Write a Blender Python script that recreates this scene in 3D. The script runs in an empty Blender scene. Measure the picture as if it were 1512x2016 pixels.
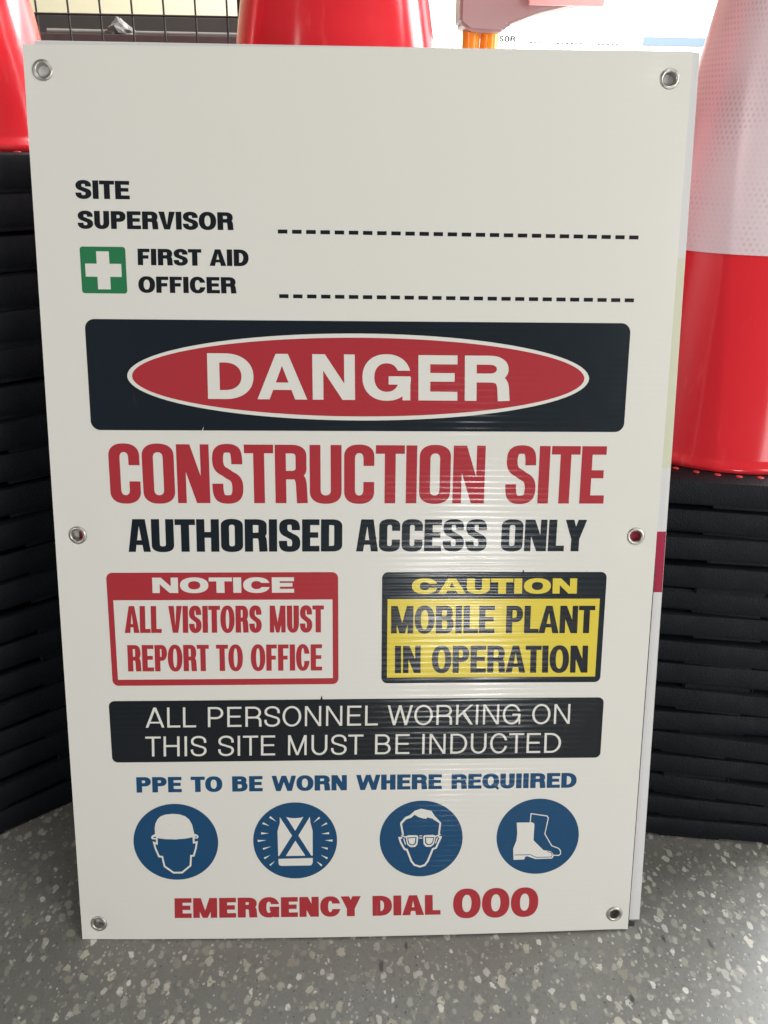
import bpy, bmesh, math, random
from mathutils import Vector, Matrix, Euler
from mathutils.geometry import delaunay_2d_cdt
R = math.radians
rnd = random.Random(7)
SC = bpy.context.scene
COL = SC.collection

# ------------------------------------------------------------------ camera, world, light, exposure
cam_d = bpy.data.cameras.new('camera')
cam_d.sensor_fit = 'HORIZONTAL'; cam_d.sensor_width = 36.0; cam_d.lens = 1676 / 1512 * 36
cam_d.clip_start = 0.02; cam_d.clip_end = 60
cam = bpy.data.objects.new('camera', cam_d); COL.objects.link(cam)
rot = Matrix(((0.9995, -0.0009, -0.0315), (-0.0284, 0.4044, -0.9141), (0.0136, 0.9146, 0.4042)))
cam.matrix_world = Matrix.Translation((-0.0039, -0.6722, 0.8088)) @ rot.to_quaternion().normalized().to_matrix().to_4x4()
SC.camera = cam

world = bpy.data.worlds.new('World'); SC.world = world; world.use_nodes = True
bg = world.node_tree.nodes['Background']
bg.inputs['Color'].default_value = (0.93, 0.96, 1.0, 1); bg.inputs['Strength'].default_value = 0.085

def area(name, loc, target, sx, sy, power, color=(1, 1, 1), spread=180):
    d = bpy.data.lights.new(name, 'AREA'); d.shape = 'RECTANGLE'; d.size = sx; d.size_y = sy
    d.energy = power; d.color = color; d.spread = R(spread)
    o = bpy.data.objects.new(name, d); COL.objects.link(o); o.location = loc
    o.rotation_euler = (Vector(target) - Vector(loc)).to_track_quat('-Z', 'Y').to_euler()
    return o
area('shopfront_light', (2.1, -2.0, 1.15), (0.05, 0.0, 0.20), 1.6, 1.4, 50, (1.0, 0.985, 0.95))
area('ceiling_light', (0.7, -0.8, 2.9), (0.2, 0.0, 0.2), 1.6, 0.5, 20, (1.0, 0.96, 0.88))
area('left_fill_light', (-1.9, -1.7, 1.25), (-0.1, 0.1, 0.4), 0.22, 1.3, 15, (1.0, 0.98, 0.94))
area('doorway_light', (0.50, -3.0, 0.02), (0.1, 0.0, 0.35), 0.34, 0.26, 18, (1.0, 1.0, 1.0))
area('side_window_light', (1.65, 0.70, 1.30), (0.55, -0.15, 0.0), 1.0, 1.0, 55, (0.95, 0.98, 1.0))
area('rear_sign_fill', (0.95, 0.95, 2.7), (0.62, 2.1, 0.9), 0.9, 0.9, 50, (1, 1, 1), 70)  # added lamp, no skylight there: overexposes the distant sign in place of flare
area('rear_window_light', (1.0, 1.9, 2.0), (0.2, 0.35, 0.9), 1.0, 1.0, 40, (1, 1, 1), 100)
area('wall_light', (-0.7, 0.7, 2.4), (-0.6, 1.7, 1.1), 0.8, 0.3, 8, (1, 0.95, 0.82), 100)

SC.view_settings.view_transform = 'Standard'; SC.view_settings.look = 'None'
SC.view_settings.exposure = 0; SC.view_settings.gamma = 1; SC.view_settings.use_curve_mapping = False
SC.render.engine = 'CYCLES'
SC.cycles.max_bounces = 8

# ------------------------------------------------------------------ materials
class NT:
    def __init__(s, name):
        s.m = bpy.data.materials.new(name); s.m.use_nodes = True
        s.t = s.m.node_tree; s.b = s.t.nodes['Principled BSDF']
    def n(s, typ, **kw):
        nd = s.t.nodes.new(typ)
        for k, v in kw.items():
            if k == 'ins':
                for a, b in v.items(): s.put(nd.inputs[a], b)
            else: setattr(nd, k, v)
        return nd
    def put(s, sock, v):
        if isinstance(v, bpy.types.NodeSocket): s.t.links.new(v, sock)
        elif isinstance(v, tuple) and len(v) == 3 and sock.type == 'RGBA': sock.default_value = (*v, 1)
        else: sock.default_value = v
    def math(s, op, a, b=0.0, c=None, clamp=False):
        nd = s.n('ShaderNodeMath', operation=op); nd.use_clamp = clamp
        s.put(nd.inputs[0], a); s.put(nd.inputs[1], b)
        if c is not None: s.put(nd.inputs[2], c)
        return nd.outputs[0]
    def mix(s, f, a, b):
        nd = s.n('ShaderNodeMix', data_type='RGBA'); s.put(nd.inputs[0], f); s.put(nd.inputs[6], a); s.put(nd.inputs[7], b)
        return nd.outputs[2]
    def remap(s, v, a, b, c=0.0, d=1.0):
        nd = s.n('ShaderNodeMapRange'); nd.clamp = True
        for i, x in enumerate((v, a, b, c, d)): s.put(nd.inputs[i], x)
        return nd.outputs[0]
    def coord(s, scale=None):
        o = s.n('ShaderNodeTexCoord').outputs['Object']
        if scale:
            mp = s.n('ShaderNodeMapping'); s.put(mp.inputs['Vector'], o); mp.inputs['Scale'].default_value = scale; o = mp.outputs[0]
        return o
    def noise(s, vec, scale, detail=2.0, rough=0.5):
        nd = s.n('ShaderNodeTexNoise', ins={'Scale': scale, 'Detail': detail, 'Roughness': rough}); s.put(nd.inputs['Vector'], vec)
        return nd.outputs['Fac']
    def bump(s, h, strength, dist, prev=None):
        nd = s.n('ShaderNodeBump', ins={'Strength': strength, 'Distance': dist}); s.put(nd.inputs['Height'], h)
        if prev is not None: s.put(nd.inputs['Normal'], prev)
        return nd.outputs[0]
    def set(s, **kw):
        for k, v in kw.items():
            k = {'color': 'Base Color', 'rough': 'Roughness', 'metal': 'Metallic', 'normal': 'Normal', 'spec': 'Specular IOR Level',
                 'coat': 'Coat Weight', 'coat_rough': 'Coat Roughness', 'sss': 'Subsurface Weight', 'trans': 'Transmission Weight'}.get(k, k)
            s.put(s.b.inputs[k], v)
        return s.m

def plastic(name, col, rough=0.35, grain=0.0, gscale=400, var=0.06, **kw):
    t = NT(name); v = t.coord()
    n1 = t.noise(v, 9, 4)
    c = t.mix(n1, tuple(x * (1 - var) for x in col), tuple(min(1, x * (1 + var)) for x in col))
    r = t.remap(t.noise(v, 25, 4), 0.3, 0.7, rough * 0.88, rough * 1.12)
    if grain: kw['normal'] = t.bump(t.noise(v, gscale, 2), grain, 0.001)
    return t.set(color=c, rough=r, **kw)

# corrugated plastic: the flutes print through as faint ripples in the gloss of sheet and ink
def fluted(name, col, rough=0.3, var=0.006, spec=0.10):
    t = NT(name); v = t.coord()
    sx = t.n('ShaderNodeSeparateXYZ'); t.put(sx.inputs[0], v)
    wav = t.noise(t.coord((3, 1, 16)), 1.0, 2)
    ph = t.math('MULTIPLY_ADD', sx.outputs[2], 2 * math.pi / 0.0060, t.math('MULTIPLY', wav, 5.0))
    flute = t.math('SINE', ph)
    amp = t.remap(t.noise(t.coord((7, 1, 14)), 1.0, 3), 0.36, 0.64, 0.15, 1.0)
    streak = t.noise(t.coord((4, 1, 300)), 1.0, 2)
    h = t.math('ADD', t.math('MULTIPLY', t.math('MULTIPLY', flute, amp), 0.5), t.math('MULTIPLY', streak, 0.45))
    soft = t.bump(h, 0.05, 0.0006)
    gloss = t.bump(h, 0.34, 0.0006)
    c = t.mix(t.noise(v, 2.2, 2), tuple(x * (1 - var) for x in col), tuple(min(1, x * (1 + var)) for x in col))
    specks = t.remap(t.noise(v, 150, 1), 0.80, 0.84, 0, 0.22)
    c = t.mix(specks, c, (0.25, 0.23, 0.2))
    rub = t.remap(t.noise(t.coord((90, 1, 9)), 1.0, 4, 0.65), 0.66, 0.80, 0, 0.10)     # handling scuffs
    c = t.mix(rub, c, (0.42, 0.40, 0.37))
    return t.set(color=c, rough=rough + 0.1, normal=soft, spec=spec, coat=0.55, coat_rough=t.remap(t.noise(v, 60, 4), 0.3, 0.7, 0.12, 0.19), **{'Coat Normal': gloss, 'Coat IOR': 1.45})

M = {}
M['sheet'] = fluted('white_corrugated_plastic', (0.725, 0.715, 0.67), 0.27)
M['white_ink'] = fluted('white_ink', (0.725, 0.715, 0.67), 0.27)
M['black_ink'] = fluted('black_ink', (0.011, 0.014, 0.018), 0.24)
M['navy_ink'] = fluted('blue_black_ink', (0.010, 0.016, 0.022), 0.24)
M['red_ink'] = fluted('red_ink', (0.40, 0.035, 0.046), 0.26)
M['yellow_ink'] = fluted('yellow_ink', (0.72, 0.58, 0.065), 0.26)
M['blue_ink'] = fluted('blue_ink', (0.012, 0.068, 0.16), 0.26)
M['green_ink'] = fluted('green_ink', (0.025, 0.185, 0.075), 0.26)
M['edge'] = plastic('sheet_edge_plastic', (0.62, 0.62, 0.60), 0.4)
M['beige_ink'] = fluted('beige_ink', (0.60, 0.61, 0.47), 0.36)
M['crimson_ink'] = fluted('crimson_ink', (0.34, 0.022, 0.060), 0.36)
M['lilac_sheet'] = fluted('cool_white_corrugated_plastic', (0.64, 0.638, 0.64), 0.36)
M['pale_ink'] = fluted('pale_blue_ink', (0.11, 0.155, 0.22), 0.36)
M['dark_board'] = plastic('dark_grey_board', (0.03, 0.03, 0.03), 0.6)

def steel():
    t = NT('nickel_plated_steel'); v = t.coord()
    c = t.mix(t.noise(v, 300, 3), (0.46, 0.44, 0.40), (0.62, 0.60, 0.56))
    return t.set(color=c, metal=1.0, rough=t.remap(t.noise(v, 500, 3), 0.3, 0.7, 0.28, 0.5))
M['steel'] = steel()

def cone_red():
    t = NT('fluorescent_red_plastic'); v = t.coord()
    c = t.mix(t.noise(t.coord((14, 14, 2)), 1.0, 4), (0.66, 0.021, 0.032), (0.76, 0.034, 0.045))
    scuff = t.remap(t.noise(t.coord((60, 60, 12)), 1.0, 5, 0.65), 0.60, 0.8, 0, 0.4)
    c = t.mix(scuff, c, (0.8, 0.16, 0.15))
    nb = t.bump(t.noise(t.coord((26, 26, 3)), 1.0, 3), 0.10, 0.003)
    return t.set(color=c, rough=t.remap(t.noise(v, 18, 5), 0.3, 0.7, 0.09, 0.19), normal=nb, sss=0.12, **{'Subsurface Radius': (0.02, 0.004, 0.003), 'Subsurface Scale': 0.5})
M['cone_red'] = cone_red()
M['stud_red'] = plastic('red_stud_plastic', (0.60, 0.05, 0.05), 0.4)

def rubber():
    t = NT('black_recycled_rubber'); v = t.coord()
    c = t.mix(t.noise(v, 35, 5), (0.0050, 0.0064, 0.0098), (0.0095, 0.0112, 0.0150))
    dust = t.remap(t.noise(v, 16, 6, 0.7), 0.56, 0.8, 0, 0.12)
    c = t.mix(dust, c, (0.07, 0.065, 0.06))
    vo = t.n('ShaderNodeTexVoronoi', ins={'Scale': 650.0}); t.put(vo.inputs['Vector'], v)
    nb = t.bump(vo.outputs['Distance'], 0.5, 0.0009)
    return t.set(color=c, rough=t.remap(t.noise(v, 40, 3), 0.3, 0.7, 0.45, 0.65), normal=nb, spec=0.18)
M['rubber'] = rubber()

def sleeve_mat():
    t = NT('reflective_sleeve_vinyl')
    uv = t.n('ShaderNodeUVMap').outputs[0]
    sx = t.n('ShaderNodeSeparateXYZ'); t.put(sx.inputs[0], uv)
    # hexagonal cells: nearest of two offset rectangular lattices
    def lat(ox, oy):
        fx = t.math('SUBTRACT', t.math('FRACT', t.math('ADD', sx.outputs[0], ox)), 0.5)
        fy = t.math('MULTIPLY', t.math('SUBTRACT', t.math('FRACT', t.math('ADD', sx.outputs[1], oy)), 0.5), 1.732)
        return t.math('SQRT', t.math('ADD', t.math('MULTIPLY', fx, fx), t.math('MULTIPLY', fy, fy)))
    d = t.math('MINIMUM', lat(0, 0), lat(0.5, 0.5))
    cell = t.remap(d, 0.36, 0.5, 0, 1)
    v = t.coord()
    patch = t.remap(t.noise(v, 14, 4, 0.6), 0.46, 0.6, 0, 1)
    inner = t.remap(d, 0.12, 0.3, 1, 0)
    c = t.mix(t.noise(v, 10, 4), (0.66, 0.53, 0.57), (0.75, 0.64, 0.675))
    c = t.mix(t.math('MULTIPLY', cell, 0.22), c, (0.8, 0.76, 0.76))
    c = t.mix(t.math('MULTIPLY', t.math('MULTIPLY', patch, inner), 0.38), c, (0.33, 0.24, 0.27))
    nb = t.bump(d, 0.12, 0.0006)
    return t.set(color=c, rough=0.3, normal=nb)
M['sleeve'] = sleeve_mat()

def terrazzo():
    t = NT('terrazzo'); v = t.coord()
    nv = t.n('ShaderNodeTexNoise', ins={'Scale': 95.0, 'Detail': 2.0}); t.put(nv.inputs['Vector'], v)
    def warp(amount):
        a = t.n('ShaderNodeVectorMath', operation='MULTIPLY_ADD'); t.put(a.inputs[0], nv.outputs['Color'])
        a.inputs[1].default_value = (amount,) * 3; t.put(a.inputs[2], v)
        return a.outputs[0]
    n_big = t.noise(v, 3.0, 5, 0.6); n_fine = t.noise(v, 300, 4, 0.75)
    c = t.mix(t.remap(n_big, 0.3, 0.7), (0.185, 0.180, 0.160), (0.245, 0.242, 0.228))
    c = t.mix(t.remap(n_fine, 0.35, 0.7, 0, 0.5), c, (0.145, 0.142, 0.130))
    def layer(c, scale, stretch, lo, hi, presence, ca, cb, warpamt, op=1.0, rotz=0.0, soft=0.075):
        mp = t.n('ShaderNodeMapping'); t.put(mp.inputs['Vector'], warp(warpamt)); mp.inputs['Scale'].default_value = (scale, scale * stretch, 0.0)
        mp.inputs['Rotation'].default_value = (0, 0, rotz); mp.inputs['Location'].default_value = (scale * .37, rotz * 5, 0)
        vo = t.n('ShaderNodeTexVoronoi', ins={'Scale': 1.0, 'Randomness': 1.0}, voronoi_dimensions='2D'); t.put(vo.inputs['Vector'], mp.outputs[0])
        sp = t.n('ShaderNodeSeparateColor'); t.put(sp.inputs[0], vo.outputs['Color'])
        thr = t.remap(sp.outputs[1], 0, 1, lo, hi)
        edge = t.math('SUBTRACT', thr, vo.outputs['Distance'])
        mask = t.remap(edge, 0.0, soft, 0, 1)
        mask = t.math('MULTIPLY', mask, t.math('GREATER_THAN', sp.outputs[0], 1 - presence))
        chip = t.mix(t.math('POWER', sp.outputs[2], 1.6), ca, cb)
        chip = t.mix(t.remap(t.noise(v, 230, 4, .7), .3, .7, 0, .35), chip, tuple(x * .6 for x in ca))
        return t.mix(t.math('MULTIPLY', mask, op), c, chip)
    c = layer(c, 100, 0.85, 0.16, 0.46, 0.55, (0.215, 0.208, 0.185), (0.36, 0.35, 0.31), 0.010, 0.7, 0.5)
    c = layer(c, 150, 0.75, 0.14, 0.42, 0.40, (0.17, 0.165, 0.15), (0.24, 0.235, 0.21), 0.008, 0.7, 1.3)
    c = layer(c, 73, 0.68, 0.08, 0.38, 0.55, (0.28, 0.265, 0.22), (0.62, 0.585, 0.49), 0.012, 0.95, -0.35)
    c = layer(c, 92, 0.65, 0.08, 0.38, 0.52, (0.32, 0.31, 0.275), (0.74, 0.72, 0.66), 0.010, 1.0, 0.9)
    c = layer(c, 190, 0.8, 0.10, 0.36, 0.30, (0.28, 0.275, 0.25), (0.62, 0.60, 0.54), 0.004, 0.9, 0.2)
    c = layer(c, 40, 0.36, 0.04, 0.14, 0.08, (0.045, 0.045, 0.046), (0.10, 0.095, 0.09), 0.007, 0.95, 0.25)
    c = layer(c, 190, 0.8, 0.08, 0.22, 0.12, (0.05, 0.05, 0.05), (0.10, 0.10, 0.10), 0.004, 0.8, 0.7)
    grime = t.remap(t.noise(v, 11, 7, 0.72), 0.48, 0.75, 0, 0.38)
    c = t.mix(grime, c, (0.13, 0.12, 0.10))
    scr = t.remap(t.noise(t.coord((9, 240, 1)), 1.0, 3, 0.6), 0.70, 0.76, 0, 0.16)
    c = t.mix(scr, c, (0.42, 0.41, 0.38))
    r = t.remap(t.noise(v, 7, 6, 0.65), 0.3, 0.7, 0.24, 0.44)
    nb = t.bump(t.noise(v, 60, 4), 0.05, 0.002)
    return t.set(color=c, rough=r, normal=nb)
M['terrazzo'] = terrazzo()
M['cream_paint'] = plastic('cream_wall_paint', (0.72, 0.68, 0.50), 0.7, 0.15, 120)
M['dark_shelf'] = plastic('dark_shelf_laminate', (0.030, 0.026, 0.024), 0.5)
M['shelf_edge'] = plastic('brown_shelf_plank', (0.070, 0.048, 0.048), 0.5)
M['wire'] = plastic('black_coated_wire', (0.022, 0.021, 0.02), 0.4)
M['silver_paper'] = plastic('silver_paper', (0.20, 0.20, 0.20), 0.35, 0.5, 90)
M['grey_plastic'] = plastic('pale_grey_plastic', (0.40, 0.345, 0.345), 0.35)
M['pink_plastic'] = plastic('pale_pink_plastic', (0.80, 0.52, 0.50), 0.4)
M['amber'] = NT('amber_plastic').set(color=(0.95, 0.40, 0.03), rough=0.2, sss=0.3, **{'Subsurface Radius': (0.02, 0.01, 0.002)})
M['carton'] = plastic('white_carton', (0.6, 0.58, 0.54), 0.6)
M['timber'] = plastic('dark_timber', (0.10, 0.075, 0.06), 0.55)
M['white_board'] = plastic('white_board_plastic', (0.78, 0.78, 0.76), 0.4)
def glow():
    t = NT('daylit_frosted_glass'); v = t.coord()
    t.set(color=(0.8, 0.8, 0.8), rough=0.4)
    t.put(t.b.inputs['Emission Color'], t.mix(t.noise(v, 2, 3), (0.98, 0.99, 1.0), (1, 1, 1)))
    t.b.inputs['Emission Strength'].default_value = 2.6
    return t.m
M['window_glass'] = glow()
M['frame_white'] = plastic('white_window_frame', (0.8, 0.8, 0.8), 0.4)

# ------------------------------------------------------------------ object helpers
def link(name, me, mats, parent=None, smooth=None):
    for m in (mats if isinstance(mats, (list, tuple)) else [mats]): me.materials.append(m)
    o = bpy.data.objects.new(name, me); COL.objects.link(o)
    if parent is not None: o.parent = parent
    if smooth is not None:
        for p in me.polygons: p.use_smooth = True
        if smooth < 180:
            bm = bmesh.new(); bm.from_mesh(me)
            for e in bm.edges:
                if len(e.link_faces) == 2 and e.calc_face_angle(0) > R(smooth): e.smooth = False
            bm.to_mesh(me); bm.free()
    return o
def from_bm(name, bm, mats, parent=None, smooth=None):
    me = bpy.data.meshes.new(name); bm.normal_update(); bm.to_mesh(me); bm.free()
    return link(name, me, mats, parent, smooth)
def from_py(name, verts, faces, mats, parent=None, smooth=None):
    me = bpy.data.meshes.new(name); me.from_pydata(verts, [], faces); me.update()
    return link(name, me, mats, parent, smooth)
def tag(o, label=None, cat=None, group=None, kind=None):
    for k, v in (('label', label), ('category', cat), ('group', group), ('kind', kind)):
        if v: o[k] = v
    return o
def empty(name, loc=(0, 0, 0), rot=(0, 0, 0)):
    o = bpy.data.objects.new(name, None); o.empty_display_size = 0.05; COL.objects.link(o)
    o.location = loc; o.rotation_euler = rot
    return o
def children(o): return [c for c in COL.objects if c.parent is o]
def copy_tree(o, parent=None):
    c = o.copy(); COL.objects.link(c)
    if parent is not None: c.parent = parent
    for ch in children(o): copy_tree(ch, c)
    return c
def add_box(bm, lo, hi, mat=None, bev=0.0):
    g = bmesh.ops.create_cube(bm, size=1.0)
    c = [(a + b) / 2 for a, b in zip(lo, hi)]; s = [b - a for a, b in zip(lo, hi)]
    for v in g['verts']:
        v.co = Vector((c[0] + v.co.x * s[0], c[1] + v.co.y * s[1], c[2] + v.co.z * s[2]))
        if mat: v.co = mat @ v.co
    if bev:
        es = list({e for v in g['verts'] for e in v.link_edges})
        bmesh.ops.bevel(bm, geom=es, offset=bev, segments=2, affect='EDGES', profile=0.6)
def box(name, lo, hi, mat, parent=None, bev=0.002):
    bm = bmesh.new(); add_box(bm, lo, hi, None, bev)
    return from_bm(name, bm, mat, parent)
def tube(bm, a, b, r, seg=8):
    a, b = Vector(a), Vector(b); d = b - a
    q = d.to_track_quat('Z', 'Y').to_matrix().to_4x4(); q.translation = (a + b) / 2
    bmesh.ops.create_cone(bm, cap_ends=True, segments=seg, radius1=r, radius2=r, depth=d.length, matrix=q)
def lathe(prof, seg=64, closed=True, uv=None):
    verts, faces = [], []
    n = len(prof)
    for r, z in prof:
        for i in range(seg):
            a = 2 * math.pi * i / seg; verts.append((r * math.cos(a), r * math.sin(a), z))
    for j in range(n if closed else n - 1):
        k = (j + 1) % n
        for i in range(seg):
            i2 = (i + 1) % seg
            faces.append((j * seg + i, j * seg + i2, k * seg + i2, k * seg + i))
    return verts, faces

# ------------------------------------------------------------------ flat printing: letters and marks as outlines
def poly_area(p): return sum(p[i][0] * p[(i + 1) % len(p)][1] - p[(i + 1) % len(p)][0] * p[i][1] for i in range(len(p))) / 2
def ccw(p): return p if poly_area(p) > 0 else p[::-1]
def rect(x0, y0, x1, y1): return [(x0, y0), (x1, y0), (x1, y1), (x0, y1)]
def rrect(x0, y0, x1, y1, rx, ry=None, corners='1111', n=2.0, seg=10):
    """rounded rectangle; corners bl, br, tr, tl"""
    ry = rx if ry is None else ry
    rx = max(1e-4, min(rx, (x1 - x0) if '0' in corners else (x1 - x0) / 2)); ry = max(1e-4, min(ry, (y1 - y0) / 2))
    out = []
    for k, (cx, cy, a0, px, py) in enumerate(((x0 + rx, y0 + ry, 180, x0, y0), (x1 - rx, y0 + ry, 270, x1, y0), (x1 - rx, y1 - ry, 0, x1, y1), (x0 + rx, y1 - ry, 90, x0, y1))):
        if corners[k] == '0': out.append((px, py)); continue
        for i in range(seg + 1):
            a = R(a0 + 90 * i / seg); c, s = math.cos(a), math.sin(a)
            out.append((cx + rx * math.copysign(abs(c) ** (2 / n), c), cy + ry * math.copysign(abs(s) ** (2 / n), s)))
    res = []
    for p in out:
        if not res or (abs(p[0] - res[-1][0]) + abs(p[1] - res[-1][1])) > 1e-5: res.append(p)
    if abs(res[0][0] - res[-1][0]) + abs(res[0][1] - res[-1][1]) < 1e-5: res.pop()
    return res
def bez(p0, p1, p2, p3, n=12):
    return [tuple((1 - t) ** 3 * a + 3 * (1 - t) ** 2 * t * b + 3 * (1 - t) * t * t * c + t ** 3 * d for a, b, c, d in zip(p0, p1, p2, p3)) for t in [i / n for i in range(n + 1)]]
def pen(path, s, t):
    """quads along a path, drawn with a pen s wide on upright strokes and t thick on level ones"""
    pts = []
    for i, p in enumerate(path):
        a = path[max(0, i - 1)]; b = path[min(len(path) - 1, i + 1)]
        dx, dy = b[0] - a[0], b[1] - a[1]; l = math.hypot(dx, dy) or 1
        nx, ny = -dy / l, dx / l
        k = math.hypot(s / 2 * nx, t / 2 * ny) or 1
        ox, oy = (s / 2) ** 2 * nx / k, (t / 2) ** 2 * ny / k
        pts.append(((p[0] + ox, p[1] + oy), (p[0] - ox, p[1] - oy)))
    out = []
    for (a, b), (c, d) in zip(pts, pts[1:]):
        q = [a, b, d, c]
        if abs(poly_area(q)) > 1e-9: out.append(q)
    return out
def stroke(path, w, closed=False):
    """line work of even width with mitred joints"""
    n = len(path); pts = []
    for i, p in enumerate(path):
        a = path[(i - 1) % n] if (closed or i > 0) else None
        b = path[(i + 1) % n] if (closed or i < n - 1) else None
        def nrm(u, v):
            dx, dy = v[0] - u[0], v[1] - u[1]; l = math.hypot(dx, dy) or 1
            return (-dy / l, dx / l)
        if a is None: m = nrm(p, b); k = 1
        elif b is None: m = nrm(a, p); k = 1
        else:
            n1, n2 = nrm(a, p), nrm(p, b); m = (n1[0] + n2[0], n1[1] + n2[1]); l = math.hypot(*m) or 1
            m = (m[0] / l, m[1] / l); k = 1 / max(0.45, m[0] * n1[0] + m[1] * n1[1])
        pts.append(((p[0] + m[0] * k * w / 2, p[1] + m[1] * k * w / 2), (p[0] - m[0] * k * w / 2, p[1] - m[1] * k * w / 2)))
    if closed: pts.append(pts[0])
    return [[a, b, d, c] for (a, b), (c, d) in zip(pts, pts[1:]) if abs(poly_area([a, b, d, c])) > 1e-12]

WID_BOLD = dict(A=.95, B=.85, C=.90, D=.87, E=.75, F=.70, G=.93, H=.81, K=.88, L=.70, M=.98, N=.81, O=.95, P=.80, Q=.95, R=.87, S=.83, T=.78, U=.81, V=.90, W=1.30, Y=.90)
WID_BOLD['0'] = .74
WID_INS = dict(A=.66, B=.66, C=.63, D=.64, E=.52, F=.5, G=.65, H=.675, K=.68, L=.49, M=.86, N=.67, O=.655, P=.64, Q=.655, R=.675, S=.64, T=.605, U=.665, V=.66, W=1.0, Y=.65)
WID_INS['0'] = .62
STYLES = {
    'black': dict(w=dict(WID_BOLD, M=1.06, N=.86, A=.98, W=1.36), n=2.25, ry=.5, sbS=.045, sbR=.02, sbD=-.005, space=.48, over=.012),
    'bold': dict(w=WID_BOLD, n=2.2, ry=.5, sbS=.09, sbR=.055, sbD=.015, space=.36, over=.012),
    'light': dict(w=dict(WID_BOLD, S=.80, E=.72, P=.78, R=.82, B=.80, L=.66, M=.95, N=.83), n=2.05, ry=.5, sbS=.125, sbR=.065, sbD=.015, space=.46, over=.012),
    'compressed': dict(w=WID_INS, n=2.35, ry=.215, sbS=.028, sbR=.026, sbD=.004, space=.39, over=.01),
}
ROUND_L, ROUND_R, DIAG = 'COGQS0', 'COQDS0', 'AVWYTKL'
def glyph(ch, w, s, t, st):
    """(pos, neg, top) polygon lists in cap-height units"""
    o, n, ryk = st['over'], st['n'], st['ry']
    pos, neg, top = [], [], []
    def ring(x0, y0, x1, y1):
        rx, ry = (x1 - x0) / 2, min((y1 - y0) / 2, ryk if ryk < .5 else 9)
        pos.append(rrect(x0, y0, x1, y1, rx, ry, n=n, seg=14))
        neg.append(rrect(x0 + s, y0 + t, x1 - s, y1 - t, max(rx - s, .01), max(ry - t * .8, .02), n=n, seg=14))
    def bowl(x1, y0, y1, s2=None):
        s2 = s2 or s; h = y1 - y0; ry = h / 2 if ryk >= .5 else min(h / 2, ryk * .9)
        rx = min(x1 * .62, h * .62) if ryk >= .5 else x1 * .48
        pos.append(rrect(0, y0, x1, y1, rx, ry, '0110', n, 12))
        neg.append(rrect(s, y0 + t, x1 - s2, y1 - t, max(rx - s2, .015), max(ry - t, .02), '0110', n, 12))
    if ch == 'I': pos.append(rect(0, 0, s, 1))
    elif ch == 'L': pos += [rect(0, 0, s, 1), rect(0, 0, w, t)]
    elif ch == 'T': pos += [rect(w / 2 - s / 2, 0, w / 2 + s / 2, 1), rect(0, 1 - t, w, 1)]
    elif ch == 'E': pos += [rect(0, 0, s, 1), rect(0, 0, w, t), rect(0, 1 - t, w, 1), rect(0, .515 - t * .48, w * .93, .515 + t * .48)]
    elif ch == 'F': pos += [rect(0, 0, s, 1), rect(0, 1 - t, w, 1), rect(0, .50 - t * .5, w * .9, .50 + t * .5)]
    elif ch == 'H': pos += [rect(0, 0, s, 1), rect(w - s, 0, w, 1), rect(0, .52 - t / 2, w, .52 + t / 2)]
    elif ch == 'N':
        d, e = (min(s * 1.22, w * .44), s * .80) if ryk < .5 else (min(s * 1.06, w * .47), s * .9); pos += [rect(0, 0, e, 1), rect(w - e, 0, w, 1), [(0, 1), (d, 1), (w, 0), (w - d, 0)]]
    elif ch == 'M':
        heavy = s / w > .28; e = s * (.82 if heavy else .92); d = s * (.96 if heavy else 1.05); l = s * (.62 if heavy else .9)
        pos += [rect(0, 0, e, 1), rect(w - e, 0, w, 1), [(0, 1), (d, 1), (w / 2 + l / 2, 0), (w / 2 - l / 2, 0)], [(w - d, 1), (w, 1), (w / 2 + l / 2, 0), (w / 2 - l / 2, 0)]]
    elif ch in 'AV':
        thin = s / w < .2
        a = w * .56 if ryk < .5 else (s * 1.12 if thin else min(s * 1.02, w * .42)); l = s * (.86 if ryk < .5 else 1.08 if thin else 1.02)
        m = lambda p: p if ch == 'A' else [(x, 1 - y) for x, y in p]
        yi = .79 if ryk < .5 else (w / 2 - l) / (w / 2 - a / 2) if thin else .74
        pos.append(m([(0, 0), (w / 2 - a / 2, 1), (w / 2 + a / 2, 1), (w, 0)]))
        k = (w / 2 - l) / yi; c0 = .21; c1 = c0 + t * .82
        if ch == 'A':
            neg.append(m([(l, -.001), (l + k * c0, c0), (w - l - k * c0, c0), (w - l, -.001)])); neg.append(m([(l + k * c1, c1), (w / 2, yi), (w - l - k * c1, c1)]))
        else: neg.append(m([(l, -.001), (w / 2, yi), (w - l, -.001)]))
    elif ch == 'W':
        l = s * (1.02 if s / w < .15 else .84)
        for xa, xb in ((l / 2, .27 * w), (w / 2, .27 * w), (w / 2, .73 * w), (w - l / 2, .73 * w)):
            pos.append([(xa - l / 2, 1), (xb - l / 2, 0), (xb + l / 2, 0), (xa + l / 2, 1)])
    elif ch == 'Y':
        l = s * 1.06; pos.append(rect(w / 2 - s / 2, 0, w / 2 + s / 2, .44))
        for q in (1, -1):
            f = (lambda x: x) if q == 1 else (lambda x: w - x)
            pos.append([(f(0), 1), (f(l), 1), (f(w / 2 + s * .5), .38), (f(w / 2 - s / 2), .38)])
    elif ch == 'K':
        l = s * 1.2; pos += [rect(0, 0, s, 1), [(s * .6, .30), (s * .6, .30 + l * .95), (w - l * 1.05, 1), (w - .01, 1)], [(w - l, 0), (w, 0), (w * .40 + l * .62, .66), (w * .40 - l * .12, .52)]]
    elif ch == 'D':
        rx = min(w * .62, .55) if ryk >= .5 else w * .48; ry = .5 if ryk >= .5 else ryk
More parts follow.
